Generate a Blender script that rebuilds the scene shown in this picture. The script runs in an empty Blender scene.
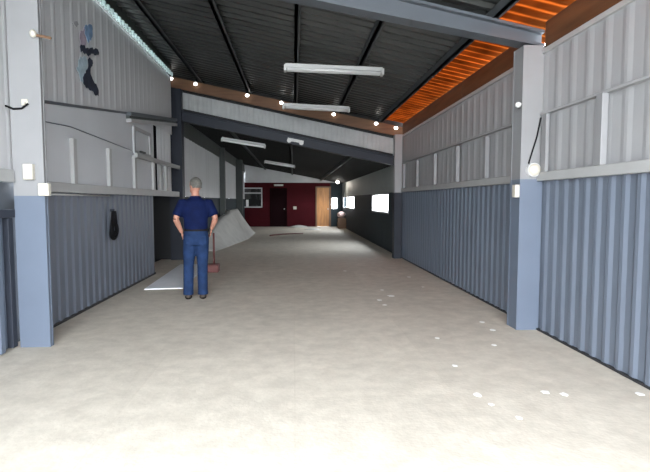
import bpy, bmesh, math, random
from mathutils import Vector, Matrix, noise

random.seed(7)
S = bpy.context.scene
COL = S.collection
R = math.radians

# ------------------------------------------------------------------ camera
cam_d = bpy.data.cameras.new('camera')
cam = bpy.data.objects.new('camera', cam_d)
COL.objects.link(cam)
cam.location = (0, 0, 1.45)
cam.rotation_euler = (R(90 - 4.004), 0, R(-3.539))
cam_d.sensor_width = 36
cam_d.lens = 500 / 650 * 36
cam_d.clip_end = 400
S.camera = cam

# ------------------------------------------------------------------ sky, exposure
w = bpy.data.worlds.new('overcast_sky')
S.world = w
w.use_nodes = True
nt = w.node_tree
bg = nt.nodes['Background']
SKY = 23.0
tc = nt.nodes.new('ShaderNodeTexCoord')
sp = nt.nodes.new('ShaderNodeSeparateXYZ')
rp = nt.nodes.new('ShaderNodeValToRGB')
nt.links.new(tc.outputs['Generated'], sp.inputs[0])
nt.links.new(sp.outputs['Z'], rp.inputs[0])
rp.color_ramp.elements[0].color = (0.92, 0.96, 1.0, 1)
rp.color_ramp.elements[1].color = (0.78, 0.88, 1.0, 1)
nt.links.new(rp.outputs[0], bg.inputs['Color'])
bg.inputs['Strength'].default_value = SKY

vs = S.view_settings
vs.view_transform = 'Standard'
vs.look = 'None'
vs.gamma = 1
vs.use_curve_mapping = False
vs.exposure = 0.0
S.cycles.max_bounces = 12
S.cycles.diffuse_bounces = 7
S.cycles.transmission_bounces = 8
S.cycles.transparent_max_bounces = 12

# daylight portals (they only guide the sampling of the sky through the openings)
def portal(loc, rot, sx, sy):
    l = bpy.data.lights.new('daylight_portal', 'AREA')
    l.shape = 'RECTANGLE'; l.size = sx; l.size_y = sy
    l.cycles.is_portal = True
    o = bpy.data.objects.new('daylight_portal', l)
    o.location = loc; o.rotation_euler = rot
    COL.objects.link(o)
FRONT = -1.3                                   # the open end of the shed, behind the camera
portal((0, FRONT - .05, 2.25), (R(90), 0, 0), 5.8, 4.6)

# ------------------------------------------------------------------ materials
def mat(name, col, rough=.6, var=.08, scale=3.0, metal=0.0, bump=0.0, bscale=40, spec=.5, stretch=(1, 1, 1)):
    m = bpy.data.materials.new(name)
    m.use_nodes = True
    n = m.node_tree.nodes; L = m.node_tree.links
    b = n['Principled BSDF']
    b.inputs['Roughness'].default_value = rough
    b.inputs['Metallic'].default_value = metal
    b.inputs['Specular IOR Level'].default_value = spec
    t = n.new('ShaderNodeTexCoord')
    mp = n.new('ShaderNodeMapping'); mp.inputs['Scale'].default_value = stretch
    L.new(t.outputs['Object'], mp.inputs[0])
    ns = n.new('ShaderNodeTexNoise'); ns.inputs['Scale'].default_value = scale; ns.inputs['Detail'].default_value = 5
    L.new(mp.outputs[0], ns.inputs['Vector'])
    r = n.new('ShaderNodeValToRGB')
    lo = [max(0, c * (1 - var)) for c in col]; hi = [min(1, c * (1 + var)) for c in col]
    r.color_ramp.elements[0].position = .3; r.color_ramp.elements[0].color = (*lo, 1)
    r.color_ramp.elements[1].position = .7; r.color_ramp.elements[1].color = (*hi, 1)
    L.new(ns.outputs[0], r.inputs[0]); L.new(r.outputs[0], b.inputs['Base Color'])
    if bump:
        n2 = n.new('ShaderNodeTexNoise'); n2.inputs['Scale'].default_value = bscale
        L.new(mp.outputs[0], n2.inputs['Vector'])
        bp = n.new('ShaderNodeBump'); bp.inputs['Strength'].default_value = bump; bp.inputs['Distance'].default_value = .02
        L.new(n2.outputs[0], bp.inputs['Height']); L.new(bp.outputs[0], b.inputs['Normal'])
    return m

def emit(name, col, strength):
    m = bpy.data.materials.new(name); m.use_nodes = True
    b = m.node_tree.nodes['Principled BSDF']
    b.inputs['Base Color'].default_value = (*col, 1)
    b.inputs['Emission Color'].default_value = (*col, 1)
    b.inputs['Emission Strength'].default_value = strength
    return m

def translucent(name, col, stripe=0, var=.12):
    m = bpy.data.materials.new(name); m.use_nodes = True
    n = m.node_tree.nodes; L = m.node_tree.links
    for x in list(n): n.remove(x)
    out = n.new('ShaderNodeOutputMaterial')
    tr = n.new('ShaderNodeBsdfTranslucent'); df = n.new('ShaderNodeBsdfDiffuse')
    t = n.new('ShaderNodeTexCoord'); ns = n.new('ShaderNodeTexNoise'); ns.inputs['Scale'].default_value = 2.5
    L.new(t.outputs['Object'], ns.inputs['Vector'])
    r = n.new('ShaderNodeValToRGB')
    r.color_ramp.elements[0].position = .3; r.color_ramp.elements[0].color = (*[c * (1 - var) for c in col], 1)
    r.color_ramp.elements[1].position = .7; r.color_ramp.elements[1].color = (*[min(1, c * (1 + var)) for c in col], 1)
    L.new(ns.outputs[0], r.inputs[0])
    src = r.outputs[0]
    if stripe:                                   # light and dark of the ribs painted into the colour
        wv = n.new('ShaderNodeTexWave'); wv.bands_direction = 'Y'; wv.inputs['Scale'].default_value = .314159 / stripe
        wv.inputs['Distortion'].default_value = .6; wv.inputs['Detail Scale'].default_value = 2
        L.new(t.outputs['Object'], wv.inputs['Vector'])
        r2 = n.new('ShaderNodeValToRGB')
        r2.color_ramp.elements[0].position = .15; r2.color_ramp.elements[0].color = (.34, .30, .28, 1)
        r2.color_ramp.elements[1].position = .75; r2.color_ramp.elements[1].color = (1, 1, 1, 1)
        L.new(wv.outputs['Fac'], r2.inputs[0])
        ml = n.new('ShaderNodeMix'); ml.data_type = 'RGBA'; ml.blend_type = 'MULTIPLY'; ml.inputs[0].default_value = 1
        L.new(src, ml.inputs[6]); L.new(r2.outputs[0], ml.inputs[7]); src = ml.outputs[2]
    L.new(src, tr.inputs[0]); L.new(src, df.inputs[0])
    mx = n.new('ShaderNodeMixShader'); mx.inputs[0].default_value = .3
    L.new(tr.outputs[0], mx.inputs[1]); L.new(df.outputs[0], mx.inputs[2])
    L.new(mx.outputs[0], out.inputs[0])
    return m

def glass_mat(name):
    m = bpy.data.materials.new(name); m.use_nodes = True
    n = m.node_tree.nodes; L = m.node_tree.links
    for x in list(n): n.remove(x)
    out = n.new('ShaderNodeOutputMaterial')
    tr = n.new('ShaderNodeBsdfTransparent'); gl = n.new('ShaderNodeBsdfGlossy'); gl.inputs['Roughness'].default_value = .05
    mx = n.new('ShaderNodeMixShader')
    mx.inputs[0].default_value = .06; L.new(tr.outputs[0], mx.inputs[1]); L.new(gl.outputs[0], mx.inputs[2])
    L.new(mx.outputs[0], out.inputs[0])
    return m

def floor_mat():
    m = mat('bare_board_floor', (.60, .55, .47), rough=.75, var=.06, scale=.9, bump=.12, bscale=30, spec=.25)
    n = m.node_tree.nodes; L = m.node_tree.links
    b = n['Principled BSDF']
    src = b.inputs['Base Color'].links[0].from_socket
    t = n['Texture Coordinate']
    mp = n.new('ShaderNodeMapping'); mp.inputs['Rotation'].default_value = (0, 0, R(90))
    L.new(t.outputs['Object'], mp.inputs[0])
    br = n.new('ShaderNodeTexBrick')
    br.inputs['Scale'].default_value = 1.0
    br.inputs['Brick Width'].default_value = 2.4; br.inputs['Row Height'].default_value = 1.2
    br.inputs['Mortar Size'].default_value = .008; br.inputs['Mortar Smooth'].default_value = .6
    br.inputs['Color1'].default_value = (1, 1, 1, 1); br.inputs['Color2'].default_value = (.93, .93, .93, 1)
    br.inputs['Mortar'].default_value = (.92, .915, .90, 1)
    L.new(mp.outputs[0], br.inputs['Vector'])
    mx = n.new('ShaderNodeMix'); mx.data_type = 'RGBA'; mx.blend_type = 'MULTIPLY'; mx.inputs[0].default_value = .7
    L.new(src, mx.inputs[6]); L.new(br.outputs[0], mx.inputs[7])
    # scattered pale scuffs and darker dirt
    n2 = n.new('ShaderNodeTexNoise'); n2.inputs['Scale'].default_value = 5; n2.inputs['Detail'].default_value = 8; n2.inputs['Roughness'].default_value = .7
    L.new(t.outputs['Object'], n2.inputs['Vector'])
    r = n.new('ShaderNodeValToRGB')
    r.color_ramp.elements[0].position = .36; r.color_ramp.elements[0].color = (.84, .82, .79, 1)
    r.color_ramp.elements[1].position = .68; r.color_ramp.elements[1].color = (1.12, 1.11, 1.09, 1)
    L.new(n2.outputs[0], r.inputs[0])
    m2 = n.new('ShaderNodeMix'); m2.data_type = 'RGBA'; m2.blend_type = 'MULTIPLY'; m2.inputs[0].default_value = .8
    L.new(mx.outputs[2], m2.inputs[6]); L.new(r.outputs[0], m2.inputs[7])
    L.new(m2.outputs[2], b.inputs['Base Color'])
    return m

M = dict(
    floor=floor_mat(),
    ground=mat('pale_gravel', (.50, .49, .46), rough=.9, scale=2, bump=.3),
    blue=mat('blue_grey_paint', (.120, .141, .178), rough=.45, var=.07, scale=2.2, stretch=(1, 1, .3)),
    blue_left=mat('dull_blue_grey_paint', (.105, .12, .15), rough=.5, var=.08, scale=2.2, stretch=(1, 1, .3)),
    blue_col=mat('blue_column_paint', (.112, .137, .182), rough=.45, var=.04),
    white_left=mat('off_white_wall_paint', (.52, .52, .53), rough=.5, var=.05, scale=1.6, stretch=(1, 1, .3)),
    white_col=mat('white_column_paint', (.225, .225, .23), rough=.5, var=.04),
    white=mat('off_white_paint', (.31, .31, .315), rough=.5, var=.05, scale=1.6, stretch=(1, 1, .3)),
    white_smooth=mat('pale_panel_paint', (.50, .51, .53), rough=.5, var=.05, scale=1.2),
    trim=mat('white_timber_paint', (.35, .35, .345), rough=.5, var=.05, scale=4),
    beam=mat('grey_blue_steel_paint', (.078, .088, .102), rough=.45, var=.06, scale=2),
    dark_col=mat('dark_slate_steel_paint', (.027, .031, .042), spec=.2, rough=.5, var=.06),
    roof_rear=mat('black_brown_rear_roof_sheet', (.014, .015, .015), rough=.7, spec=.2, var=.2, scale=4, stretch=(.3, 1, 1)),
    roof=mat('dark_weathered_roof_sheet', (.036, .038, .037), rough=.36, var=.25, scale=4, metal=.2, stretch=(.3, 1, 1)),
    purlin=mat('dark_purlin_steel', (.055, .06, .064), rough=.6, var=.1),
    eave=mat('dark_eave_board', (.040, .048, .045), rough=.6, var=.15),
    timber_dark=mat('dark_brown_eave_timber', (.095, .042, .018), rough=.7, var=.25, scale=3, spec=.2, stretch=(4, .4, 4)),
    timber=mat('brown_timber', (.155, .072, .032), rough=.6, var=.22, scale=3, stretch=(.4, .4, 6)),
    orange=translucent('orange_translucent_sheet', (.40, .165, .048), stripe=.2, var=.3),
    clear=translucent('pale_translucent_sheet', (.46, .52, .51)),
    fascia=mat('weathered_white_sheet', (.40, .41, .41), rough=.6, var=.1, scale=3),
    black=mat('black_rubber', (.008, .008, .009), rough=.9, spec=.1),
    darkroom=mat('dark_unlit_boards', (.02, .02, .021), rough=.8),  # near-black in place of shade inside the closed rooms
    cream=mat('cream_plastic', (.50, .47, .40), rough=.4, var=.03),
    white_plastic=mat('white_plastic', (.58, .58, .57), rough=.35, var=.02),
    lens=mat('frosted_lens', (.66, .66, .65), rough=.3, var=.02),
    metal=mat('dull_galvanised_metal', (.45, .45, .44), rough=.4, metal=.7),
    maroon=mat('maroon_paint', (.050, .005, .008), spec=.08, rough=.7, var=.12, scale=2),
    maroon_dark=mat('dark_maroon_paint', (.010, .003, .004), spec=.05, rough=.8),  # doorway darkness put into the door leaf's colour
    yellow_door=mat('varnished_yellow_wood', (.40, .17, .038), rough=.4, var=.2, scale=3, stretch=(5, 5, .5)),
    dark_teal=mat('dark_teal_wall_paint', (.030, .040, .046), spec=.12, rough=.7, var=.1),
    grey_green=mat('grey_green_wall_paint', (.26, .285, .28), rough=.6, var=.06),
    gable=mat('grey_white_gable', (.52, .53, .54), rough=.6, var=.05),
    board=mat('pale_grey_board', (.86, .88, .90), rough=.6, var=.05),
    heap=mat('pale_grey_heap', (.50, .49, .46), rough=.9, var=.1, bump=.4, bscale=12),
    glass=glass_mat('window_glass'),
    fleck=mat('white_fleck', (.85, .84, .80), rough=.8, var=.03),
    red_brown=mat('red_brown_paint', (.16, .05, .045), rough=.6),
    pink=mat('pinkish_cloth', (.62, .45, .42), rough=.8),
    brown_crate=mat('brown_crate_wood', (.16, .09, .05), rough=.7),
    skin=mat('skin', (.42, .20, .14), rough=.5, var=.06, scale=12),
    hair=mat('grey_hair', (.10, .097, .085), rough=.7, var=.3, scale=40, bump=.5, bscale=90),
    navy=mat('navy_cotton', spec=.08, col=(.005, .010, .045), rough=.8, var=.2, scale=10),
    denim=mat('blue_denim', spec=.08, col=(.016, .033, .085), rough=.8, var=.3, scale=9),
    leather=mat('black_leather', (.012, .010, .009), rough=.7, spec=.1),
    shoe=mat('grey_brown_shoe_leather', (.075, .06, .05), rough=.8, spec=.1),
    paint_blue=mat('faded_blue_paint', (.17, .27, .42), rough=.7, var=.3, scale=9),
    paint_pink=mat('faded_mauve_paint', (.36, .30, .36), rough=.7, var=.2, scale=9),
    paint_dark=mat('blue_black_paint', (.02, .025, .045), rough=.7, var=.4, scale=9),
    paint_pale=mat('pale_blue_paint', (.33, .42, .48), rough=.7, var=.2, scale=9),
    paint_grey=mat('grey_smudge_paint', (.33, .33, .34), rough=.7, var=.2, scale=9),
    bulb=emit('glowing_bulb', (1, .97, .92), 9.0),
    warm_bulb=emit('warm_glowing_bulb', (1, .93, .82), 12.0),
    dim_tube=emit('faintly_lit_tube', (.80, .82, .80), .05),
    white_item=mat('white_card', (.8, .8, .8), rough=.6),
)

# ------------------------------------------------------------------ helpers
def props(o, label=None, cat=None, group=None, kind=None):
    if label: o['label'] = label
    if cat: o['category'] = cat
    if group: o['group'] = group
    if kind: o['kind'] = kind
    return o

def link(name, bm, material, parent=None, smooth=False, bevel=0):
    bmesh.ops.recalc_face_normals(bm, faces=bm.faces)
    me = bpy.data.meshes.new(name)
    bm.to_mesh(me); bm.free()
    mats = material if isinstance(material, (list, tuple)) else [material]
    for m in mats: me.materials.append(m)
    if smooth:
        for p in me.polygons: p.use_smooth = True
    o = bpy.data.objects.new(name, me)
    COL.objects.link(o)
    if parent: o.parent = parent
    if bevel:
        b = o.modifiers.new('bevel', 'BEVEL'); b.width = bevel; b.segments = 2; b.limit_method = 'ANGLE'
    return o

def thing(name, label, cat, loc=(0, 0, 0), rz=0, group=None):
    o = bpy.data.objects.new(name, None)
    o.empty_display_size = .1
    o.location = loc; o.rotation_euler = (0, 0, rz)
    COL.objects.link(o)
    return props(o, label, cat, group)

def box(bm, x0, x1, y0, y1, z0, z1, mi=0):
    v = [bm.verts.new(p) for p in ((x0, y0, z0), (x1, y0, z0), (x1, y1, z0), (x0, y1, z0),
                                   (x0, y0, z1), (x1, y0, z1), (x1, y1, z1), (x0, y1, z1))]
    for f in ((0, 1, 2, 3), (4, 5, 6, 7), (0, 1, 5, 4), (1, 2, 6, 5), (2, 3, 7, 6), (3, 0, 4, 7)):
        bm.faces.new([v[i] for i in f]).material_index = mi

def hexa(bm, bottom, top):
    """a solid from four bottom and four top corners"""
    v = [bm.verts.new(p) for p in list(bottom) + list(top)]
    for f in ((0, 1, 2, 3), (4, 5, 6, 7), (0, 1, 5, 4), (1, 2, 6, 5), (2, 3, 7, 6), (3, 0, 4, 7)):
        bm.faces.new([v[i] for i in f])

def B(*a):
    bm = bmesh.new(); box(bm, *a); return bm

def profile(length, pitch, depth, duty=.42, edge=.16):
    """trapezoid rib profile as (s, offset)"""
    pts = []; s = 0
    while s < length - 1e-6:
        for f, h in ((0, 0), (1 - duty - edge, 0), (1 - duty, 1), (1 - edge, 1)):
            q = s + f * pitch
            if q < length: pts.append((q, h * depth))
        s += pitch
    pts.append((length, 0))
    return pts

def sheet(bm, prof, bottom, top, normal, thick=.012):
    """corrugated sheet: bottom(s), top(s) give the two edges; ribs stand along normal"""
    nrm = Vector(normal)
    rows = []
    for s, h in prof:
        b = Vector(bottom(s)); t = Vector(top(s)); o = nrm * h
        rows.append([bm.verts.new(b + o), bm.verts.new(t + o), bm.verts.new(t + o - nrm * thick), bm.verts.new(b + o - nrm * thick)])
    for a, b in zip(rows, rows[1:]):
        for i in range(4):
            j = (i + 1) % 4
            bm.faces.new((a[i], a[j], b[j], b[i]))
    bm.faces.new(rows[0]); bm.faces.new(rows[-1])

def frames(pts):
    pts = [Vector(p) for p in pts]; out = []
    prev = None
    for i, p in enumerate(pts):
        d = (pts[min(i + 1, len(pts) - 1)] - pts[max(i - 1, 0)]).normalized()
        if prev is None:
            u = d.orthogonal().normalized()
        else:
            u = (prev - d * prev.dot(d)).normalized()
        prev = u
        out.append((p, u, d.cross(u)))
    return out

def tube(bm, pts, rad, seg=10, closed=False):
    if not isinstance(rad, (list, tuple)): rad = [rad] * len(pts)
    rings = []
    for (p, u, v), r in zip(frames(pts), rad):
        rings.append([bm.verts.new(p + (u * math.cos(2 * math.pi * k / seg) + v * math.sin(2 * math.pi * k / seg)) * r) for k in range(seg)])
    for a, b in zip(rings, rings[1:]):
        for k in range(seg):
            j = (k + 1) % seg
            bm.faces.new((a[k], a[j], b[j], b[k]))
    if closed:
        a, b = rings[-1], rings[0]
        for k in range(seg):
            j = (k + 1) % seg
            bm.faces.new((a[k], a[j], b[j], b[k]))
    else:
        bm.faces.new(rings[0]); bm.faces.new(rings[-1])

def loft(bm, rings, seg=20):
    """rings: (cx, cy, cz, rx, ry), stacked upward"""
    rr = []
    for cx, cy, cz, rx, ry in rings:
        rr.append([bm.verts.new((cx + rx * math.cos(2 * math.pi * k / seg), cy + ry * math.sin(2 * math.pi * k / seg), cz)) for k in range(seg)])
    for a, b in zip(rr, rr[1:]):
        for k in range(seg):
            j = (k + 1) % seg
            bm.faces.new((a[k], a[j], b[j], b[k]))
    bm.faces.new(rr[0]); bm.faces.new(rr[-1])

def ball(bm, c, r, scale=(1, 1, 1), rot=None, sub=3):
    mt = Matrix.Translation(c)
    if rot: mt = mt @ rot
    mt = mt @ Matrix.Diagonal((*scale, 1))
    bmesh.ops.create_icosphere(bm, subdivisions=sub, radius=r, matrix=mt)

def prism(bm, pts, d0, d1, axis):
    """polygon pts in the two other axes, extruded along axis 0/1/2"""
    def P(a, b, d):
        q = [a, b]; q.insert(axis, d); return q
    lo = [bm.verts.new(P(a, b, d0)) for a, b in pts]; hi = [bm.verts.new(P(a, b, d1)) for a, b in pts]
    bm.faces.new(lo); bm.faces.new(hi)
    for i in range(len(pts)):
        j = (i + 1) % len(pts)
        bm.faces.new((lo[i], lo[j], hi[j], hi[i]))

def fused(name, bm, material, parent, voxel, smooth_it=6):
    """weld overlapping shapes into one continuous skin"""
    bmesh.ops.recalc_face_normals(bm, faces=bm.faces)
    me = bpy.data.meshes.new(name); bm.to_mesh(me); bm.free()
    o = bpy.data.objects.new(name, me); COL.objects.link(o)
    r = o.modifiers.new('remesh', 'REMESH'); r.mode = 'VOXEL'; r.voxel_size = voxel; r.use_smooth_shade = True
    if smooth_it:
        s = o.modifiers.new('smooth', 'SMOOTH'); s.iterations = smooth_it; s.factor = .5
    dg = bpy.context.evaluated_depsgraph_get()
    new = bpy.data.meshes.new_from_object(o.evaluated_get(dg))
    o.modifiers.clear(); o.data = new; new.name = name
    new.materials.clear(); new.materials.append(material)
    for p in new.polygons: p.use_smooth = True
    if parent: o.parent = parent
    return o

def structure(name, bm, m, parent=None, **k):
    o = link(name, bm, m, parent, **k)
    if parent is None: o['kind'] = 'structure'
    return o

XL, XR = -2.78, 2.75
END = 28.4
def ROOF(x): return 3.97 - .205 * x           # underside of the front roof
def ROOF2(x): return 2.96 - .19 * x           # underside of the lower rear roof

# ------------------------------------------------------------------ ground and floor
structure('ground', B(-60, 60, -60, 90, -.30, -.12), M['ground'])
structure('floor', B(-3.3, 3.3, FRONT, END + 2, -.12, 0), M['floor'])

# ------------------------------------------------------------------ right wall, front part
NR = (-1, 0, 0); NL = (1, 0, 0)
def run(y0): return lambda s: y0 + s
def wallsheet(name, m, x, y0, y1, z0, z1, pitch, depth, nrm, extra=None, **k):
    bm = bmesh.new()
    f0 = z0 if callable(z0) else (lambda y: z0)
    f1 = z1 if callable(z1) else (lambda y: z1)
    sheet(bm, profile(y1 - y0, pitch, depth, **k), lambda s: (x, y0 + s, f0(y0 + s)), lambda s: (x, y0 + s, f1(y0 + s)), nrm)
    if extra: extra(bm)
    return structure(name, bm, m)
wallsheet('wall_right', M['blue'], XR, FRONT, 12.75, 0, 1.68, .185, .017, NR, duty=.42, edge=.2)
wallsheet('wall_right', M['white'], XR, FRONT, 12.75, 1.76, 2.41, .27, .009, NR, duty=.34, edge=.2)
wallsheet('wall_right', M['white'], XR - .02, FRONT, 12.75, 2.40, 3.06, .27, .009, NR, duty=.34, edge=.2)
bm = bmesh.new(); box(bm, XR - .075, XR + .02, FRONT, 5.4, 1.67, 1.765); box(bm, XR - .075, XR + .02, 5.66, 12.72, 1.67, 1.765)
structure('trim_1', bm, M['trim'], bevel=.006)
bm = bmesh.new(); box(bm, XR - .052, XR + .02, FRONT, 5.4, 3.045, 3.095); box(bm, XR - .052, XR + .02, 5.66, 12.72, 3.045, 3.095)
structure('trim_2', bm, M['trim'], bevel=.004)
bm = bmesh.new(); box(bm, XR - .058, XR + .02, FRONT, 5.4, 2.385, 2.41); box(bm, XR - .058, XR + .02, 5.66, 12.72, 2.385, 2.41)
structure('trim_3', bm, M['white'], bevel=.004)
structure('baseboard_right', B(XR - .028, XR + .04, FRONT, END, 0, .02), M['darkroom'])

# ------------------------------------------------------------------ left wall, front part
LE = 11.75                                     # where the front left wall stops
wallsheet('wall_left', M['blue_left'], XL, 5.3, 10.1, 0, 1.56, .205, .018, NL)
def slant(y): return 2.52 + (y - 5.76) * .1275
wallsheet('wall_left', M['white_left'], XL, FRONT, LE, lambda y: 1.74 if y < 5.3 else 2.40 if y < 9.9 else 2.96, 4.25, .25, .006, NL, duty=.3)
bm = bmesh.new()
prism(bm, [(5.3, 1.6), (10.1, 1.6), (10.1, slant(10.1)), (8.45, slant(8.45)), (5.3, slant(5.3))], XL - .02, XL + .035, 0)
structure('wall_left', bm, M['white_smooth'])
bm = bmesh.new()
prism(bm, [(5.3, slant(5.3)), (8.5, slant(8.5)), (8.5, slant(8.5) + .035), (5.3, slant(5.3) + .035)], XL, XL + .05, 0)
structure('trim_4', bm, M['beam'])
structure('trim_5', B(XL, XL + .09, 5.3, 12.0, 1.55, 1.665), M['trim'], bevel=.006)
structure('trim_6', B(XL, XL + .09, FRONT, 5.03, 1.63, 1.75), M['trim'], bevel=.006)
structure('baseboard_left', B(XL - .04, XL + .024, 5.3, 10.1, 0, .03), M['darkroom'])
# translucent strip between wall head and eave, dark eave board above it
wallsheet('wall_left', M['clear'], XL + .05, FRONT, LE, 4.245, 4.33, .16, .03, NL)
structure('trim_7', B(XL - .06, XL + .02, FRONT, LE, 4.325, ROOF(XL) + .02), M['eave'])
bm = bmesh.new(); box(bm, XL - .02, XL + .012, FRONT, 5.3, 1.37, 1.47)
box(bm, XL - .10, XL - .07, FRONT, 5.35, 0, 1.8)
structure('wall_left', bm, M['beam'])

# the side room behind the doorway, darkness painted into its boards
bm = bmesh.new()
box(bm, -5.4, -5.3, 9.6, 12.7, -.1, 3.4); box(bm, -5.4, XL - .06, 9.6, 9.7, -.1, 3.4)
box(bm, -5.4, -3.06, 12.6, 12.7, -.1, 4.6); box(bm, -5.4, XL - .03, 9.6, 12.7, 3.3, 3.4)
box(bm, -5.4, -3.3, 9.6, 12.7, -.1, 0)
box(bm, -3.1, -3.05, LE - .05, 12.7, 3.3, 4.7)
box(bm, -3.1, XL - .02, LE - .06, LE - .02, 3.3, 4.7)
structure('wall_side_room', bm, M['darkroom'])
# white sheet hanging in the upper part of the doorway
wallsheet('wall_left', M['white_left'], XL - .03, 10.6, LE, 1.67, 3.05, .25, .02, NL, duty=.3)

# ------------------------------------------------------------------ front roof
def roofsheet(name, m, x0, x1, y0, y1, fn, pitch, depth, thick=.012):
    bm = bmesh.new()
    sheet(bm, profile(y1 - y0, pitch, depth), lambda s: (x0, y0 + s, fn(x0) + .03), lambda s: (x1, y0 + s, fn(x1) + .03), (0, 0, -1), thick)
    return structure(name, bm, m)
roofsheet('ceiling', M['roof'], -3.25, 2.26, FRONT, 12.75, ROOF, .22, .045)
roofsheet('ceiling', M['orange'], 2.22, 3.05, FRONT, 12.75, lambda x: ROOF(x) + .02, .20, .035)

# ------------------------------------------------------------------ rear (lower) part
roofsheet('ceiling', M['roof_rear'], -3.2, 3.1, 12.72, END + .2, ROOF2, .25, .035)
# right wall of the rear part with its two windows
W = [(14.4, 17.5), (22.7, 27.9)]
WZ = (1.07, 1.69)
bm = bmesh.new()
box(bm, XR, XR + .04, 12.75, END, 0, WZ[0])
for a, b in ((12.75, W[0][0]), (W[0][1], W[1][0]), (W[1][1], END)): box(bm, XR, XR + .04, a, b, WZ[0], WZ[1])
structure('wall_right', bm, M['dark_teal'])
structure('wall_right', B(XR, XR + .04, 12.75, END, WZ[1], ROOF2(XR) + .04), M['grey_green'])
def window(n, y0, y1):
    bm = bmesh.new(); f = .05
    box(bm, XR - .02, XR + .04, y0, y1, WZ[0], WZ[0] + f); box(bm, XR - .02, XR + .04, y0, y1, WZ[1] - f, WZ[1])
    box(bm, XR - .02, XR + .04, y0, y0 + f, WZ[0] + f, WZ[1] - f); box(bm, XR - .02, XR + .04, y1 - f, y1, WZ[0] + f, WZ[1] - f)
    o = structure(n, bm, M['white'])
    link('pane', B(XR + .02, XR + .026, y0 + f, y1 - f, WZ[0] + f, WZ[1] - f), M['glass'], o)
    portal((XR + .06, (y0 + y1) / 2, sum(WZ) / 2), (0, R(90), 0), WZ[1] - WZ[0], y1 - y0)
window('window_1', *W[0]); window('window_2', *W[1])
# left wall of the rear part
structure('wall_left', B(XL - .12, XL, 12.75, END, 0, 1.56), M['dark_teal'])
wallsheet('wall_left', M['white_left'], XL, 12.75, END, 1.56, 3.08, .4, .02, NL, duty=.3)
structure('trim_8', B(XL - .06, XL + .03, 12.75, END, 3.07, ROOF2(XL) + .06), M['eave'])
# the end wall: pale gable, maroon partition, yellow door, small window
bm = bmesh.new()
prism(bm, [(-3.1, 2.48), (3.0, 2.48), (3.0, ROOF2(3.0) + .05), (-3.1, ROOF2(-3.1) + .05)], END + .03, END + .12, 1)
structure('wall_back', bm, M['gable'])
bm = bmesh.new()
def ebox(x0, x1, z0, z1): box(bm, x0, x1, END, END + .12, z0, z1)
ebox(-3.1, -2.95, 0, 2.48); ebox(-2.95, -1.78, 0, 1.08); ebox(-2.95, -1.78, 2.2, 2.48); ebox(-1.78, -1.30, 0, 2.48)
ebox(-1.30, -.45, 2.12, 2.48); ebox(-.45, 1.22, 0, 2.48); ebox(1.22, 2.06, 2.26, 2.48)
structure('wall_back', bm, M['maroon'])
bm = bmesh.new()
ebox(2.06, 2.12, 0, 2.48); ebox(2.12, 2.46, 0, 1.0); ebox(2.12, 2.46, 1.64, 2.48); ebox(2.46, 3.0, 0, 2.48)
structure('wall_back', bm, M['dark_teal'])
# space behind the maroon partition, its darkness painted into the boards
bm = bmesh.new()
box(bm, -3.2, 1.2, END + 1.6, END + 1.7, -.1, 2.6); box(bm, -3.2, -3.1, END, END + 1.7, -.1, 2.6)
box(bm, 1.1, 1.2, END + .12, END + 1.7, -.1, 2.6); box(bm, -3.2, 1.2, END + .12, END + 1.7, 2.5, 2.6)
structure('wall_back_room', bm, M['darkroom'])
bm = bmesh.new()
X0, X1, Z0, Z1 = -2.95, -1.78, 1.08, 2.2
for a in ((X0, X1, Z0, Z0 + .06), (X0, X1, Z1 - .06, Z1), (X0, X0 + .06, Z0, Z1), (X1 - .06, X1, Z0, Z1), (X0, X1, 1.86, 1.93)):
    box(bm, a[0], a[1], END - .03, END + .06, a[2], a[3])
o = structure('window_3', bm, M['gable'])
link('pane', B(X0, X1, END + .03, END + .036, Z0, Z1), M['glass'], o)
bm = bmesh.new()
for a in ((2.1, 2.48, .98, 1.03), (2.1, 2.48, 1.61, 1.66), (2.1, 2.14, .98, 1.66), (2.44, 2.48, .98, 1.66)):
    box(bm, a[0], a[1], END - .02, END + .08, a[2], a[3])
o = structure('window_4', bm, M['white'])
link('pane', B(2.12, 2.46, END + .03, END + .036, 1.0, 1.64), M['glass'], o)
# near-black leaf standing in for the darkness of the open doorway
bm = B(-1.30, -.45, END + .03, END + .08, 0, 2.12)
o = structure('door_1', bm, M['maroon_dark'])
bm = bmesh.new(); ball(bm, (-.55, END - .0, 1.0), .035); link('door_handle', bm, M['metal'], o, smooth=True)
bm = bmesh.new(); box(bm, -1.36, -1.30, END - .03, END + .1, 0, 2.18); box(bm, -.45, -.39, END - .03, END + .1, 0, 2.18); box(bm, -1.30, -.45, END - .03, END + .1, 2.12, 2.18)
link('door_frame', bm, M['maroon_dark'], o)
# yellow varnished door
o = structure('door_2', B(1.30, 1.98, END - .01, END + .05, 0.01, 2.2), M['yellow_door'])
bm = bmesh.new()
for z0, z1 in ((.2, .95), (1.15, 2.05)):
    for x0, x1 in ((1.38, 1.61), (1.67, 1.90)): box(bm, x0, x1, END - .022, END - .01, z0, z1)
link('door_panel', bm, M['yellow_door'], o, bevel=.006)
bm = bmesh.new(); ball(bm, (1.92, END - .05, 1.0), .035); link('door_handle', bm, M['metal'], o, smooth=True)
bm = bmesh.new(); box(bm, 1.22, 1.30, END - .04, END + .1, 0, 2.27); box(bm, 1.98, 2.09, END - .04, END + .1, 0, 2.27); box(bm, 1.30, 1.98, END - .04, END + .1, 2.2, 2.27)
link('door_frame', bm, M['brown_crate'], o)

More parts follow.
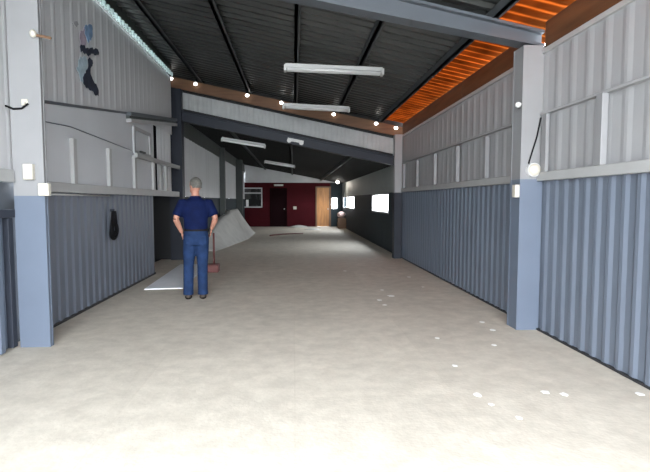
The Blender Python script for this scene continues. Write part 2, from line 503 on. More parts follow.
# gable between the two roofs: brown timber, white sheet, dark slot
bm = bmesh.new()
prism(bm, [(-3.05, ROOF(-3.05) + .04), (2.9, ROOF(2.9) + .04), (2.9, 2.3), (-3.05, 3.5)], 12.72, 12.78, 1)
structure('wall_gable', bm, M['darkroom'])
bm = bmesh.new()
sheet(bm, profile(5.5, .11, .008), lambda s: (-2.74 + s, 12.66, 3.155 - .205 * (-2.74 + s)), lambda s: (-2.74 + s, 12.66, 3.545 - .205 * (-2.74 + s)), (0, -1, 0))
structure('wall_gable', bm, M['fascia'])

# ------------------------------------------------------------------ steel frames
def beam(label, y0, y1, x0, x1, top, bot, m, flange=.03):
    t = thing('roof_beam', label, 'beam', (x0, (y0 + y1) / 2, bot(x0)))
    inv = Vector((x0, (y0 + y1) / 2, bot(x0)))
    ym = (y0 + y1) / 2
    def slab(name, za, zb, ya, yb):
        bm = bmesh.new()
        hexa(bm, [(x0, ya, za(x0)), (x1, ya, za(x1)), (x1, yb, za(x1)), (x0, yb, za(x0))], [(x0, ya, zb(x0)), (x1, ya, zb(x1)), (x1, yb, zb(x1)), (x0, yb, zb(x0))])
        bmesh.ops.translate(bm, verts=bm.verts, vec=-inv)
        link(name, bm, m, t)
    slab('web', lambda x: bot(x) + flange, lambda x: top(x) - flange, ym - .03, ym + .03)
    slab('flange', lambda x: bot(x), lambda x: bot(x) + flange, y0, y1)
    slab('flange', lambda x: top(x) - flange, lambda x: top(x), y0, y1)
    return t
beam('pale grey-blue roof beam nearest the camera, crossing the top of the picture', 5.42, 5.62, XL + .03, XR - .02, lambda x: 3.865 - .205 * x, lambda x: 3.60 - .172 * x, M['beam'])
beam('darker slate-blue beam under the weathered white gable sheet', 12.48, 12.70, XL + .06, 2.5, lambda x: 3.09 - .205 * x, lambda x: 2.845 - .20 * x, M['dark_col'])

def column(label, x0, x1, y0, y1, zsplit, ztop, mlow, mup):
    t = thing('steel_column', label, 'column', ((x0 + x1) / 2, (y0 + y1) / 2, 0))
    ox, oy = (x0 + x1) / 2, (y0 + y1) / 2
    def I(bm, za, zb):
        box(bm, x0 - ox, x1 - ox, y0 - oy, y0 - oy + .02, za, zb)
        box(bm, x0 - ox, x1 - ox, y1 - oy - .02, y1 - oy, za, zb)
        box(bm, -.02, .02, y0 - oy + .02, y1 - oy - .02, za, zb)
        box(bm, (x0 - ox) * .97, (x0 - ox) * .97 + .02, y0 - oy + .02, y1 - oy - .02, za, zb)
        box(bm, (x1 - ox) * .97 - .02, (x1 - ox) * .97, y0 - oy + .02, y1 - oy - .02, za, zb)
    if zsplit:
        bm = bmesh.new(); I(bm, 0, zsplit); props(link('lower_shaft', bm, mlow, t), 'lower half painted blue-grey')
        bm = bmesh.new(); I(bm, zsplit, ztop); props(link('upper_shaft', bm, mup, t), 'upper half painted white')
    else:
        bm = bmesh.new(); I(bm, 0, ztop); link('shaft', bm, mup, t)
    return t
column('wide right-hand column, white above and light blue below, nearest on the right', 2.49, 2.745, 5.40, 5.65, 1.69, 3.135, M['blue_col'], M['white_col'])
column('thin far right column at the step between high and low roof', 2.51, 2.70, 12.42, 12.66, 1.66, 3.10, M['dark_col'], M['white'])
column('wide left-hand column, white above and blue below, nearest on the left', -2.715, -2.425, 5.05, 5.12, 1.50, 4.15, M['blue_col'], M['white_col'])
column('dark slate-blue column behind the doorway, left end of the white gable', -3.03, -2.71, 12.45, 12.70, 0, 4.15, M['dark_col'], M['dark_col'])
column('black-looking column on the rear left wall, nearer of the two', XL + .01, -2.58, 19.0, 19.2, 0, 3.44, M['dark_col'], M['eave'])
column('black-looking column on the rear left wall, beside the maroon partition', XL + .01, -2.46, 24.2, 24.45, 0, 3.42, M['dark_col'], M['eave'])

# ------------------------------------------------------------------ purlins
def purlin(x, y0, y1, fn, label, depth=.10, wd=.06):
    t = bmesh.new()
    box(t, -wd / 2, wd / 2, 0, y1 - y0, -depth, .0)
    box(t, -wd / 2, wd / 2 + .03, 0, y1 - y0, -depth, -depth + .012)
    o = link('roof_purlin', t, M['purlin'], bevel=.004)
    o.location = (x, y0, fn(x) - .01)
    return props(o, label, 'purlin', 'dark purlins running under the roof sheets')
for x, lab in ((-2.27, 'leftmost dark purlin under the high roof, beside the translucent strip'),
               (-1.10, 'second dark purlin from the left under the high roof'),
               (.04, 'middle dark purlin under the high roof, left of the strip lights'),
               (1.08, 'dark purlin passing above the right half of the near strip light'),
               (2.17, 'dark purlin along the edge of the orange translucent sheets')):
    purlin(x, FRONT, 12.7, lambda q: ROOF(q) + .005, lab)
for x, lab in ((-1.6, 'left purlin under the low rear roof'), (-.1, 'middle purlin under the low rear roof'), (1.5, 'right purlin under the low rear roof')):
    purlin(x, 12.75, END, lambda q: ROOF2(q) + .005, lab, .07)

# ------------------------------------------------------------------ timber boards
def yboard(y0, y1, label):
    o = link('eave_board', B(-.03, .03, 0, y1 - y0, 0, .285), M['timber_dark'], bevel=.004)
    o.location = (XR + .0, y0, 3.095)
    return props(o, label, 'board', 'brown boards on top of the right wall')
yboard(FRONT, 5.39, 'brown board on the wall head right of the near column')
yboard(5.66, 8.08, 'short brown board on the wall head just beyond the near right column')
yboard(8.10, 12.53, 'far brown board on the wall head, lit orange from above')
bm = bmesh.new()
hexa(bm, [(-3.0, 12.56, 3.605 + .615), (2.74, 12.56, 3.605 - .5617), (2.74, 12.62, 3.605 - .5617), (-3.0, 12.62, 3.605 + .615)],
     [(-3.0, 12.56, 3.855 + .615), (2.74, 12.56, 3.855 - .5617), (2.74, 12.62, 3.855 - .5617), (-3.0, 12.62, 3.855 + .615)])
props(link('cross_board', bm, M['timber']), 'long sloping brown timber above the white gable sheet, dotted with small lamps', 'board')

# small bright lamps along the cross board; leftmost added for the strip's bright end
BL = [(-2.95, 'at its far left end, in place of the bright strip end'), (-2.37, 'second from the left'), (-1.13, 'third from the left'),
      (-.30, 'left of the close pair'), (-.06, 'right of the close pair'), (.99, 'third from the right'), (2.05, 'second from the right'), (2.55, 'at its right end under the orange')]
for x, d in BL:
    z = 3.80 - .205 * x
    t = thing('bulkhead_lamp', 'small bright lamp on the sloping brown timber, ' + d, 'lamp', (x, 12.56, z), 0, 'small lamps on the brown cross timber')
    bm = bmesh.new(); tube(bm, [(0, .004, 0), (0, -.03, 0)], [.045, .045], 14); link('base', bm, M['white_plastic'], t)
    bm = bmesh.new(); ball(bm, (0, -.055, -.01), .042, (1.15, .7, .8), sub=2); link('bulb', bm, M['bulb'], t, smooth=True)

# ------------------------------------------------------------------ strip lights
def strip_light(label, x0, z0, x1, z1, y, rods, tubes=2, dim=False, wd=.15):
    c = Vector(((x0 + x1) / 2, y, (z0 + z1) / 2)); L = math.hypot(x1 - x0, z1 - z0)
    t = thing('strip_light', label, 'strip light', c)
    t.rotation_euler = (0, -math.atan2(z1 - z0, x1 - x0), 0)
    bm = bmesh.new(); box(bm, -L / 2, L / 2, -.035, .035, .0, .06); link('housing', bm, M['white_plastic'], t, bevel=.006)
    ys = (-wd / 2 + .03, wd / 2 - .03) if tubes == 2 else (0,)
    for yy in ys:
        bm = bmesh.new(); tube(bm, [(-L / 2 + .03, yy, -.03), (L / 2 - .03, yy, -.03)], .026, 12)
        link('tube', bm, M['dim_tube'] if dim else M['lens'], t, smooth=True)
    for s in (-1, 1):
        bm = bmesh.new(); box(bm, s * L / 2 - .02, s * L / 2 + .02, -wd / 2, wd / 2, -.065, .03); link('end_cap', bm, M['white_plastic'], t, bevel=.005)
    if rods:
        for x in (x0 + .2, x1 - .2):
            top = ROOF(x); zz = z0 + (z1 - z0) * (x - x0) / (x1 - x0)
            a = t.matrix_basis.inverted() @ Vector((x, y, zz + .05)); b = t.matrix_basis.inverted() @ Vector((x, y, top))
            bm = bmesh.new(); tube(bm, [a, b], .006, 8); link('hanging_rod', bm, M['purlin'], t)
    return t
strip_light('larger white twin-tube strip light, unlit, nearest the camera', -.13, 3.56, 1.42, 3.52, 8.1, True)
strip_light('white strip light hanging just in front of the brown cross timber', -.22, 3.50, 1.20, 3.44, 11.0, True)
strip_light('slim white strip light under the low roof, behind the slate-blue beam', -1.95, 3.13, -.79, 2.95, 13.9, False, 1, True, .09)
strip_light('small dim strip light deeper under the low roof, before the maroon partition', -1.13, 2.985, .03, 2.80, 19.8, False, 1, True, .09)

# small white fitting on the slate beam
t = thing('emergency_light', 'small white twin-lamp fitting on the slate-blue beam', 'lamp', (.045, 12.47, 2.93))
t.rotation_euler = (0, R(11), 0)
bm = B(-.20, .20, -.05, 0, -.035, .035); link('housing', bm, M['white_plastic'], t, bevel=.008)
for s in (-1, 1):
    bm = bmesh.new(); tube(bm, [(s * .15, -.05, -.02), (s * .15, -.10, -.035)], [.045, .055], 14); link('lamp_head', bm, M['lens'], t)

# lit lamp by the rear windows
t = thing('pendant_lamp', 'round lit lamp hanging near the yellow door, above the rear windows', 'lamp', (2.26, 26.0, 2.56))
bm = bmesh.new(); tube(bm, [(0, 0, -.02), (0, 0, -.10)], [.05, .05], 14); link('socket', bm, M['white_plastic'], t)
bm = bmesh.new(); ball(bm, (0, 0, -.13), .085, sub=2); link('bulb', bm, M['warm_bulb'], t, smooth=True)
LAMP_POWER = 30
l = bpy.data.lights.new('pendant_light', 'POINT'); l.energy = LAMP_POWER; l.color = (1, .90, .78); l.shadow_soft_size = .09
lo = bpy.data.objects.new('pendant_light', l); lo.location = (0, 0, -.28); lo.parent = t; COL.objects.link(lo)
bm = bmesh.new(); tube(bm, [(0, 0, -.02), (0, 0, ROOF2(2.26) - 2.56 + .0)], .008, 8); link('cord', bm, M['black'], t)

t = thing('door_lamp', 'small pale unlit lamp above the dark doorway in the maroon wall', 'lamp', (-.86, END, 2.34))
link('base', B(-.26, .26, -.05, 0, -.05, .05), M['cream'], t, bevel=.01)
bm = bmesh.new(); tube(bm, [(-.22, -.07, 0), (.22, -.07, 0)], .04, 12); link('cover', bm, M['lens'], t, smooth=True)

# ------------------------------------------------------------------ wall studs and rails
def stud(x0, x1, y, z0, z1, m, label, group):
    m = M['white_col'] if x0 > 0 else m
    o = link('wall_stud', B(x0, x1, -.05, .05, 0, z1 - z0), m, bevel=.005)
    o.location = (0, y, z0)
    return props(o, label, 'wall stud', group)
G = 'white uprights on the right wall'
for y, lab in ((12.2, 'farthest white upright on the right wall, next to the thin far column'),
               (10.86, 'second white upright from the thin far column on the right wall'),
               (9.49, 'white upright midway along the right wall bay'),
               (8.17, 'white upright on the right wall, second before the near column'),
               (6.92, 'white upright on the right wall just beyond the wide near column')):
    stud(XR - .09, XR - .03, y, 1.765, 2.35, M['trim'], lab, G)
stud(XR - .09, XR - .03, 4.28, 1.765, 2.385, M['trim'], 'white upright on the right wall, nearest to the camera', G)
stud(XR - .06, XR - .02, 5.30, 1.765, 2.385, M['trim'], 'white upright close against the near side of the right column', G)
G = 'white uprights on the left wall'
for y, lab in ((6.42, 'nearest white upright on the left wall above the blue sheeting'),
               (7.62, 'white upright on the left wall above the hanging black cable'),
               (8.80, 'third white upright on the left wall, where the top rail starts'),
               (9.95, 'white upright at the near side of the left doorway'),
               (10.91, 'white upright hanging across the left doorway')):
    stud(XL + .035, XL + .085, y, 1.665, 2.22, M['trim'], lab, G)
o = link('top_rail', B(-.03, .03, 0, 3.2, -.04, .04), M['trim'], bevel=.006)
o.location = (XL + .09, 8.78, 2.23)
props(o, 'white horizontal rail across the top of the left doorway uprights', 'rail')

# sliding-door track, sloping, over the doorway
t = thing('door_track', 'grey double track sloping over the left doorway', 'door track', (XL + .06, 8.5, 0))
def sl(dz0, dz1, name, m, x0=-.03, x1=.06):
    bm = bmesh.new()
    a = lambda yy: slant(8.5) + (yy) * .128
    hexa(bm, [(x0, 0, a(0) + dz0), (x1, 0, a(0) + dz0), (x1, 3.3, a(3.3) + dz0), (x0, 3.3, a(3.3) + dz0)], [(x0, 0, a(0) + dz1), (x1, 0, a(0) + dz1), (x1, 3.3, a(3.3) + dz1), (x0, 3.3, a(3.3) + dz1)])
    link(name, bm, m, t)
sl(-.02, .04, 'upper_rail', M['beam']); sl(-.13, -.07, 'lower_rail', M['trim']); sl(-.07, -.02, 'slot', M['eave'], -.03, .03)

# framed panel beside the doorway
t = thing('hatch_panel', 'pale framed hatch panel left of the doorway under the sloping track', 'hatch', (XL + .037, 9.3, 2.27))
link('board', B(0, .012, -.5, .5, 0, .46), M['white_smooth'], t, bevel=.003)
bm = bmesh.new()
for a in ((-.5, .5, .40, .46), (-.5, .5, 0, .05), (-.5, -.44, .05, .40), (.44, .5, .05, .40)): box(bm, .012, .035, *a)
link('frame', bm, M['white'], t)
link('latch', B(.035, .07, -.25, .02, .03, .06), M['eave'], t)

# low corrugated gate on the near left
t = thing('sliding_gate', 'low blue corrugated gate in a dark frame at the left edge', 'gate', (XL, 1.8, 0))
bm = bmesh.new(); sheet(bm, profile(3.2, .26, .05), lambda s: (0.0, s - .05, .02), lambda s: (0.0, s - .05, 1.30), NL)
link('infill_sheet', bm, M['blue_col'], t)
link('top_rail', B(-.02, .075, -.1, 3.24, 1.29, 1.37), M['dark_col'], t, bevel=.005)
link('stile', B(-.02, .05, 3.16, 3.24, .02, 1.29), M['dark_col'], t, bevel=.005)

# ------------------------------------------------------------------ fittings on the columns and walls
def fitting(name, label, cat, loc, parts):
    t = thing(name, label, cat, loc)
    for nm, bm, m in parts: link(nm, bm, m, t, bevel=.006)
    return t
fitting('junction_box', 'cream junction box higher up on the left column', 'junction box', (-2.55, 5.05, 1.73), [('box', B(-.045, .045, -.06, 0, -.075, .075), M['cream']), ('cover', B(-.035, .035, -.07, -.06, -.06, .06), M['white_plastic'])])
fitting('socket_box', 'cream socket box lower on the right edge of the left column', 'socket', (-2.41, 5.05, 1.56), [('box', B(-.05, .05, -.06, 0, -.06, .06), M['cream']), ('cover', B(-.04, .04, -.07, -.06, -.045, .045), M['white_plastic'])])
bm = bmesh.new(); tube(bm, [(0, -.03, 0), (.10, -.03, -.015), (.16, -.03, -.03)], .014, 8)
bm2 = bmesh.new(); ball(bm2, (0, -.04, .01), .032, (1, 1, 1.2), sub=2)
fitting('bracket_lamp', 'small white lamp on a brown bracket high on the left column', 'lamp', (-2.455, 5.05, 3.02), [('bracket', bm, M['brown_crate']), ('lamp_head', bm2, M['cream'])])
bm = bmesh.new(); tube(bm, [(0, 0, 0), (0, -.05, 0)], [.075, .075], 24)
bm2 = bmesh.new(); ball(bm2, (0, -.05, 0), .068, (1, .55, 1), sub=3)
t = thing('round_lamp', 'round white lamp where the trim meets the near right column', 'lamp', (2.625, 5.40, 1.79))
link('base', bm, M['white_plastic'], t); link('dome', bm2, M['cream'], t, smooth=True)
fitting('socket_box', 'small white socket on the left side of the near right column', 'socket', (2.465, 5.42, 1.56), [('box', B(-.03, .025, -.02, .06, -.07, .07), M['cream']), ('cover', B(-.022, .018, -.028, -.02, -.055, .055), M['white_plastic'])])
bm = bmesh.new(); tube(bm, [(.02, 0, .0), (-.03, -.02, -.01)], .012, 8)
bm2 = bmesh.new(); ball(bm2, (-.04, -.03, -.015), .033, sub=2)
fitting('bracket_lamp', 'small chrome lamp high on the left edge of the near right column', 'lamp', (2.48, 5.42, 2.51), [('bracket', bm, M['metal']), ('lamp_head', bm2, M['lens'])])

def cable(label, pts, r=.008, m='black'):
    bm = bmesh.new(); tube(bm, pts, r, 8)
    return props(link('cable', bm, M[m], smooth=True), label, 'cable')
cable('dark cable slanting down the near right column to the round lamp', [(2.70, 5.39, 2.36), (2.66, 5.39, 2.15), (2.61, 5.39, 1.98), (2.575, 5.39, 1.86)], .009)
cable('dark cable across the white upper part of the left column', [(-2.75, 5.035, 2.36), (-2.68, 5.035, 2.33), (-2.60, 5.035, 2.335), (-2.54, 5.035, 2.38)], .010)
t = thing('cable_clip', 'small cream clip holding the cable on the left column', 'clip', (-2.575, 5.05, 2.395))
link('plate', B(-.03, .03, -.012, 0, -.03, .03), M['cream'], t, bevel=.003); link('hook', B(-.012, .012, -.035, -.012, -.03, .0), M['cream'], t)
cable('thin cable sagging over the pale panel left of the hatch', [(XL + .045, 5.4, 2.30), (XL + .045, 6.4, 2.36), (XL + .045, 7.6, 2.33), (XL + .045, 8.7, 2.30)], .007, 'beam')
cable('white conduit under the left trim above the blue sheeting', [(XL + .06, 5.4, 1.525), (XL + .06, 7.6, 1.525)], .012, 'trim')

# black coil of cable hanging on the blue left wall
t = thing('cable_coil', 'black coil of cable hanging on the blue left wall', 'cable coil', (XL + .06, 7.72, 0))
for i in range(7):
    pts = []
    wy = .20 - .018 * i; zb = .87 + .018 * i
    for k in range(28):
        a = 2 * math.pi * k / 28
        up = (1 + math.cos(a)) / 2
        y = wy * math.sin(a) * (1 - .72 * up) ; z = zb + (1.20 - zb) * up ** .85
        pts.append((.008 * (i % 3) + .006 * math.sin(3 * a + i), y + .004 * i, z))
    bm = bmesh.new(); tube(bm, pts, .014, 8, closed=True); link('loop', bm, M['black'], t, smooth=True)
bm = bmesh.new(); tube(bm, [(.01, 0, 1.13), (.01, 0, 1.30)], [.045, .035], 12); link('binding', bm, M['black'], t, smooth=True)
link('hook', B(-.05, .02, -.012, .012, 1.29, 1.33), M['dark_col'], t)

# blotchy painted patch high on the left wall
t = thing('painted_patch', 'blotchy black and blue patch high on the white left wall', 'wall painting', (XL + .024, 0, 0))
def blot(name, pts, m, d):
    q = []
    for i, (a, b) in enumerate(pts):
        c, e = pts[(i + 1) % len(pts)]
        for k in range(5):
            f = k / 5; y = a + (c - a) * f; z = b + (e - b) * f
            q.append((y + .045 * noise.noise((y * 17, z * 17, d * 900)), z + .045 * noise.noise((y * 17 + 40, z * 17, d * 900))))
    pts = q
    bm = bmesh.new(); prism(bm, pts, d, d + .004, 0); link(name, bm, M[m], t)
blot('blue_blotch', [(6.95, 3.75), (7.05, 3.80), (7.12, 3.84), (7.20, 3.84), (7.23, 3.80), (7.19, 3.69), (7.16, 3.62), (7.07, 3.59), (6.98, 3.65)], 'paint_blue', .004)
blot('mauve_blotch', [(6.80, 3.61), (6.88, 3.68), (6.96, 3.73), (7.02, 3.66), (7.02, 3.58), (7.0, 3.52), (6.9, 3.47), (6.82, 3.46)], 'paint_pink', .0)
blot('dark_bar', [(6.79, 3.45), (6.85, 3.485), (6.91, 3.48), (6.98, 3.475), (7.06, 3.49), (7.2, 3.54), (7.33, 3.59), (7.41, 3.56), (7.36, 3.50), (7.25, 3.47), (7.1, 3.42), (6.99, 3.40), (6.82, 3.39)], 'paint_dark', .008)
blot('pale_blotch', [(6.74, 3.25), (6.86, 3.33), (7.0, 3.38), (7.05, 3.28), (6.96, 3.17), (6.9, 3.10), (6.87, 2.97), (6.78, 3.02), (6.70, 3.11)], 'paint_pale', .0)
blot('black_stroke', [(7.02, 3.33), (7.10, 3.38), (7.18, 3.38), (7.20, 3.33), (7.18, 3.28), (7.12, 3.23), (7.12, 3.15), (7.22, 3.10), (7.35, 3.06), (7.38, 3.0), (7.35, 2.94), (7.22, 2.93), (7.08, 2.94), (6.95, 2.95), (6.87, 2.99), (6.88, 3.09), (6.96, 3.17), (7.02, 3.25)], 'paint_dark', .006)
blot('grey_smudge', [(6.64, 3.70), (6.70, 3.73), (6.78, 3.73), (6.77, 3.69), (6.70, 3.66), (6.62, 3.66)], 'paint_grey', .0)

# ------------------------------------------------------------------ things on the floor
bm = bmesh.new()
hexa(bm, [(-2.45, 8.25, 0), (-1.85, 8.33, 0), (-1.95, 11.5, 0), (-2.58, 11.45, 0)], [(-2.45, 8.25, .02), (-1.85, 8.33, .02), (-1.95, 11.5, .02), (-2.58, 11.45, .02)])
props(link('floor_board', bm, M['board'], bevel=.004), 'pale grey board lying on the floor before the left doorway, behind the man', 'board')

t = thing('pole_stand', 'thin reddish pole on a dark red block, just behind the man', 'stand', (-1.66, 10.3, 0))
link('base_block', B(-.14, .12, -.12, .16, 0, .16), M['red_brown'], t, bevel=.015)
bm = bmesh.new(); tube(bm, [(.02, 0, .15), (.02, 0, .80)], .02, 10); link('pole', bm, M['red_brown'], t, smooth=True)

# heap along the rear left wall
bm = bmesh.new()
NY, NX = 36, 14
g = []
for j in range(NY + 1):
    v = j / NY; y = 14.6 + v * 9.4
    env = min(1, max(0, (v) / .5)) ** .8 * min(1, (1 - v) / .12) ** .6
    row = []
    for i in range(NX + 1):
        u = i / NX
        k = max(0, min(1, (1.0 - abs(y - 19.1)) / .6))
        xs = XL + .03 + k * .19
        x = xs + u * (XL + .03 + .45 + .55 * env - xs)
        h = 1.08 * env * max(0, 1 - max(0, u - .22) / .78) ** 1.15
        h += .05 * env * noise.noise((x * 3, y * 1.3, 0)) * (1 - u)
        row.append(bm.verts.new((x, y, max(.004, h))))
    g.append(row)
for j in range(NY):
    for i in range(NX): bm.faces.new((g[j][i], g[j][i + 1], g[j + 1][i + 1], g[j + 1][i]))
edge = [g[0][i] for i in range(NX + 1)] + [g[j][NX] for j in range(1, NY + 1)] + [g[NY][i] for i in range(NX - 1, -1, -1)] + [g[j][0] for j in range(NY - 1, 0, -1)]
low = [bm.verts.new((v.co.x, v.co.y, 0)) for v in edge]
for k in range(len(edge)):
    j = (k + 1) % len(edge); bm.faces.new((edge[k], edge[j], low[j], low[k]))
bm.faces.new(low)
props(link('gravel_heap', bm, M['heap'], smooth=True), 'pale grey heap sloping down from the rear left wall', 'heap')

def mound(name, label, cx, cy, rx, ry, h, m, seed):
    bm = bmesh.new(); n = 20; rings = []
    for q in range(6):
        f = 1 - q / 6
        ring = []
        for k in range(n):
            a = 2 * math.pi * k / n
            wob = 1 + .25 * noise.noise((math.cos(a) * 1.5 + seed, math.sin(a) * 1.5, q * .3))
            ring.append(bm.verts.new((rx * f * wob * math.cos(a), ry * f * wob * math.sin(a), h * math.sin((1 - f) * math.pi / 2) * (1 + .2 * noise.noise((a, q, seed))))))
        rings.append(ring)
    for a, b in zip(rings, rings[1:]):
        for k in range(n): bm.faces.new((a[k], a[(k + 1) % n], b[(k + 1) % n], b[k]))
    bm.faces.new(rings[-1]); bm.faces.new(rings[0])
    o = link(name, bm, m, smooth=True); o.location = (cx, cy, 0)
    return props(o, label, 'heap')
mound('rubble_heap', 'low pale heap at the foot of the maroon wall, right of the dark doorway', .25, 27.7, .6, .45, .12, M['heap'], 2)
mound('rubble_heap', 'small flat pale heap on the floor left of the yellow door', .95, 25.5, .4, .5, .07, M['heap'], 5)
bm = bmesh.new(); tube(bm, [(-1.0, 20.8, .02), (-.75, 21.3, .02), (-.45, 21.7, .02), (0, 21.9, .02), (.4, 22.0, .02)], [.03, .03, .022, .022, .02], 8)
props(link('hose', bm, M['red_brown'], smooth=True), 'dark red hose lying across the floor before the maroon wall', 'hose')

t = thing('wooden_crate', 'dark brown crate under the pink bundle, at the foot of the rear right window', 'crate', (2.52, 26.4, 0))
link('body', B(-.2, .2, -.3, .3, 0, .55), M['brown_crate'], t, bevel=.01)
bm = bmesh.new()
for z in (.08, .27, .46): box(bm, -.215, .215, -.315, .315, z - .045, z + .045)
link('slats', bm, M['brown_crate'], t)
bm = bmesh.new(); ball(bm, (0, 0, 0), .22, (1.0, 1.1, .72), sub=3)
for v in bm.verts: v.co += v.co.normalized() * .03 * noise.noise(v.co * 9)
o = link('cloth_bundle', bm, M['pink'], smooth=True); o.location = (2.5, 26.4, .55 + .185)
props(o, 'pale pink bundle on the dark crate below the rear right window', 'bundle')

# pale card in the maroon wall's window, tan plate beside the doorway
o = link('card', B(-.07, .07, 0, .012, 0, .38), M['white_item']); o.location = (-2.62, END - .02, 1.14)
props(o, 'small white upright card in the left corner of the maroon wall window', 'card')
t = thing('door_plate', 'small tan plate on the maroon wall right of the dark doorway', 'plate', (.05, END, 1.06))
link('plate', B(-.09, .09, -.02, 0, -.08, .08), M['cream'], t, bevel=.01); link('knob', B(-.03, .03, -.04, -.02, -.03, .03), M['metal'], t, bevel=.008)

# white flecks on the floor
FL = [(1.37, 3.58, .05, 'large white fleck on the bare floor, lowest in the picture'), (2.25, 5.79, .05, 'white fleck beside the foot of the near right column'),
      (1.51, 5.13, .045, None), (2.19, 9.37, .07, 'white fleck at the foot of the far right blue wall'), (1.26, 6.84, .055, None), (1.43, 8.01, .05, None), (1.25, 7.19, .07, None), (1.48, 7.5, .10, 'large white smear on the floor midway along the right side'),
      (1.5, 3.17, .035, None), (1.9, 3.6, .05, None), (2.02, 3.55, .045, None), (1.41, 4.24, .04, None), (2.23, 5.42, .05, None), (2.01, 4.84, .045, None),
      (2.17, 8.25, .04, None), (1.05, 10.26, .06, None), (2.59, 3.52, .05, 'white fleck close to the right wall near the picture edge'), (1.40, 3.4, .03, None)]
for i, (x, y, r, lab) in enumerate(FL):
    bm = bmesh.new(); n = 14; top = []; bot = []
    for k in range(n):
        a = 2 * math.pi * k / n
        rr = r * (1 + .45 * noise.noise((math.cos(a) * 1.3 + i * 7, math.sin(a) * 1.3, i)))
        bot.append(bm.verts.new((rr * math.cos(a), 1.25 * rr * math.sin(a), 0))); top.append(bm.verts.new((.8 * rr * math.cos(a), rr * math.sin(a), .006)))
    bm.faces.new(bot); bm.faces.new(top)
    for k in range(n): bm.faces.new((bot[k], bot[(k + 1) % n], top[(k + 1) % n], top[k]))
    for v in bm.verts: v.co *= .6
    o = link('white_fleck', bm, M['fleck']); o.location = (x, y, 0)
    props(o, lab or 'small white fleck on the bare floor, right of the middle', 'fleck', 'white flecks on the floor')

# ------------------------------------------------------------------ the man, seen from behind
man = thing('person', 'person seen from behind in navy polo shirt and blue jeans, hands at hips', 'person', (-1.455, 7.52, 0), R(10))
HR = Matrix.Rotation(R(38), 4, 'Z')
HC = Vector((0, .02, 1.665))
SH = {s: Vector((s * .185, -.005, 1.425)) for s in (-1, 1)}
EL = {s: Vector((s * .285, -.06, 1.19)) for s in (-1, 1)}
WR = {-1: Vector((-.205, .03, .985)), 1: Vector((.225, .05, 1.03))}
HIP = {s: Vector((s * .088, 0, .90)) for s in (-1, 1)}
KN = {-1: Vector((-.115, .03, .49)), 1: Vector((.085, .01, .49))}
AN = {-1: Vector((-.125, -.02, .09)), 1: Vector((.085, -.03, .09))}
def limb(bm, pts, rad, seg=16): tube(bm, pts, rad, seg)
def mid(a, b, t): return a.lerp(b, t)
# body: head, neck, trunk, arms, hands, legs welded into one skin
bm = bmesh.new()
loft(bm, [(0, 0, .80, .12, .09), (0, 0, .88, .155, .11), (0, -.01, .96, .16, .115), (0, 0, 1.04, .148, .105), (0, .005, 1.16, .148, .10), (0, 0, 1.28, .168, .108), (0, 0, 1.38, .178, .10), (0, 0, 1.44, .145, .08), (0, .005, 1.49, .07, .062), (0, .01, 1.56, .056, .058), (0, .02, 1.62, .05, .055)])
def H(p): return HC + (HR.to_3x3() @ Vector(p))
ball(bm, H((0, 0, .02)), 1, (.077, .097, .105), HR)
ball(bm, H((0, .035, -.055)), 1, (.056, .062, .065), HR)
ball(bm, H((0, .098, -.015)), 1, (.013, .02, .028), HR, 2)
ball(bm, H((0, .088, -.062)), 1, (.024, .012, .009), HR, 2)
for s in (-1, 1):
    ball(bm, H((s * .077, -.005, -.01)), 1, (.010, .022, .034), HR, 2)
    limb(bm, [SH[s] * .8 + Vector((0, 0, .285)), SH[s], mid(SH[s], EL[s], .5), EL[s]], [.05, .058, .048, .041])
    limb(bm, [EL[s], mid(EL[s], WR[s], .35), WR[s]], [.041, .041, .028])
    limb(bm, [HIP[s] + Vector((0, 0, .04)), HIP[s], mid(HIP[s], KN[s], .5), KN[s]], [.085, .088, .075, .056])
    limb(bm, [KN[s], mid(KN[s], AN[s], .35), AN[s]], [.055, .057, .036])
    ball(bm, AN[s] + Vector((0, .05, -.05)), 1, (.04, .11, .035))
    # palm resting on the hip, fingers bent forward and down
    d = Vector((-s * .012, .045, -.06)).normalized(); side = Vector((0, .8, .6)).normalized()
    side = (side - d * side.dot(d)).normalized(); nrm = d.cross(side).normalized()
    if nrm.x * s < 0: nrm = -nrm
    w0 = WR[s]
    rot = Matrix((side, nrm, d)).transposed().to_4x4()
    ball(bm, w0 + d * .055, 1, (.042, .016, .052), rot)
    for q, (off, ln) in enumerate(((.030, .070), (.010, .078), (-.010, .072), (-.029, .056))):
        b0 = w0 + d * .085 + side * off
        p1 = b0 + d * ln * .45 + nrm * .004; p2 = p1 + (d * .85 - nrm * .45).normalized() * ln * .35; p3 = p2 + (d * .6 - nrm * .8).normalized() * ln * .28
        limb(bm, [b0, p1, p2, p3], [.0095, .009, .0085, .007], 8)
    b0 = w0 + d * .03 + side * .034
    p1 = b0 + (side * .75 + d * .65).normalized() * .035; p2 = p1 + (side * .35 + d * .9).normalized() * .03
    limb(bm, [b0 - side * .015, b0, p1, p2], [.012, .012, .0105, .008], 8)
body = fused('body', bm, M['skin'], man, .0075, 4)
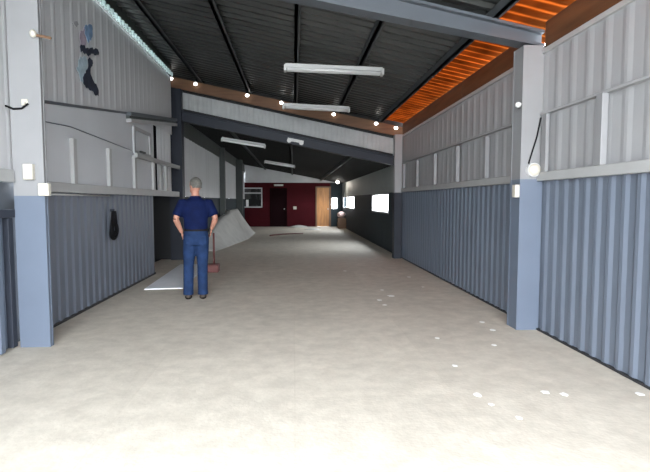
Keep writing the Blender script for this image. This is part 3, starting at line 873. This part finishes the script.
# clothes
bm = bmesh.new()
loft(bm, [(0, -.002, 1.015, .172, .126), (0, -.004, 1.06, .176, .128), (0, 0, 1.16, .176, .125), (0, 0, 1.28, .190, .126), (0, 0, 1.38, .196, .118), (0, 0, 1.44, .172, .108), (0, .003, 1.49, .100, .088)])
for s in (-1, 1):
    limb(bm, [SH[s] * .78 + Vector((0, 0, .315)), SH[s] + Vector((0, 0, .002)), mid(SH[s], EL[s], .45), mid(SH[s], EL[s], .82)], [.06, .074, .072, .076])
shirt = fused('polo_shirt', bm, M['navy'], man, .012, 8)
bm = bmesh.new()
for z, r0 in ((1.482, .075), (1.505, .070)):
    pts = [(r0 * 1.06 * math.cos(a), .006 + r0 * .98 * math.sin(a), z + .010 * math.cos(a - math.pi * 1.5)) for a in [2 * math.pi * k / 24 for k in range(24)]]
    tube(bm, pts, .013, 8, closed=True)
link('collar', bm, M['navy'], shirt, smooth=True)
bm = bmesh.new()
loft(bm, [(0, 0, .80, .14, .11), (0, -.006, .88, .176, .130), (0, -.008, .96, .178, .130), (0, 0, 1.03, .168, .122)])
for s in (-1, 1):
    limb(bm, [HIP[s] + Vector((0, 0, .05)), HIP[s] + Vector((0, 0, -.05)), mid(HIP[s], KN[s], .5), KN[s], mid(KN[s], AN[s], .4), mid(KN[s], AN[s], .85), AN[s] + Vector((0, .0, -.035))], [.098, .100, .092, .078, .076, .074, .078])
jeans = fused('jeans', bm, M['denim'], man, .011, 6)
for s in (-1, 1):
    bm = bmesh.new()
    pts = [(s * .09 - .05, -.128, .93), (s * .09 + .05, -.128, .93), (s * .09 + .05, -.136, .83), (s * .09, -.136, .80), (s * .09 - .05, -.136, .83)]
    v0 = [bm.verts.new(Vector(p)) for p in pts]; v1 = [bm.verts.new(Vector(p) + Vector((0, .02, 0))) for p in pts]
    bm.faces.new(v0); bm.faces.new(v1)
    for k in range(5): bm.faces.new((v0[k], v0[(k + 1) % 5], v1[(k + 1) % 5], v1[k]))
    link('back_pocket', bm, M['denim'], jeans)
bm = bmesh.new(); nb = 40; inn = []
for z, gx, gy in ((1.008, .174, .128), (1.045, .174, .128), (1.045, .160, .114), (1.008, .160, .114)):
    inn.append([bm.verts.new((gx * math.cos(2 * math.pi * k / nb), gy * math.sin(2 * math.pi * k / nb), z)) for k in range(nb)])
for a in range(4):
    p, q = inn[a], inn[(a + 1) % 4]
    for k in range(nb): bm.faces.new((p[k], p[(k + 1) % nb], q[(k + 1) % nb], q[k]))
link('belt', bm, M['leather'], man)
for s in (-1, 1):
    a = AN[s]
    bm = bmesh.new()
    ball(bm, (a.x, a.y + .005, .045), 1, (.045, .06, .05)); ball(bm, (a.x, a.y + .10, .035), 1, (.05, .11, .034)); ball(bm, (a.x, a.y + .0, .03), 1, (.043, .065, .03))
    for v in bm.verts: v.co.z = max(v.co.z, .012)
    sh = fused('shoe', bm, M['shoe'], man, .008, 3)
    bm = bmesh.new()
    prism(bm, [(a.x + .052 * math.cos(t_) * (1 if math.sin(t_) > 0 else .88), a.y + .07 + .143 * math.sin(t_)) for t_ in [2 * math.pi * k / 24 for k in range(24)]], 0, .022, 2)
    link('sole', bm, M['leather'], sh)
# hair: back and top of the head, short
bm = bmesh.new()
ball(bm, H((0, -.012, .035)), 1, (.083, .098, .104), HR, 4)
ball(bm, H((0, -.035, -.02)), 1, (.076, .073, .075), HR, 3)
inv = HR.to_3x3().inverted()
kill = []
for v in bm.verts:
    q = inv @ (v.co - HC)
    if (q.y > .03 and q.z < .075) or q.z < -.03: kill.append(v)
bmesh.ops.delete(bm, geom=kill, context='VERTS')
o = link('hair', bm, M['hair'], man, smooth=True)
sd = o.modifiers.new('thickness', 'SOLIDIFY'); sd.thickness = .012
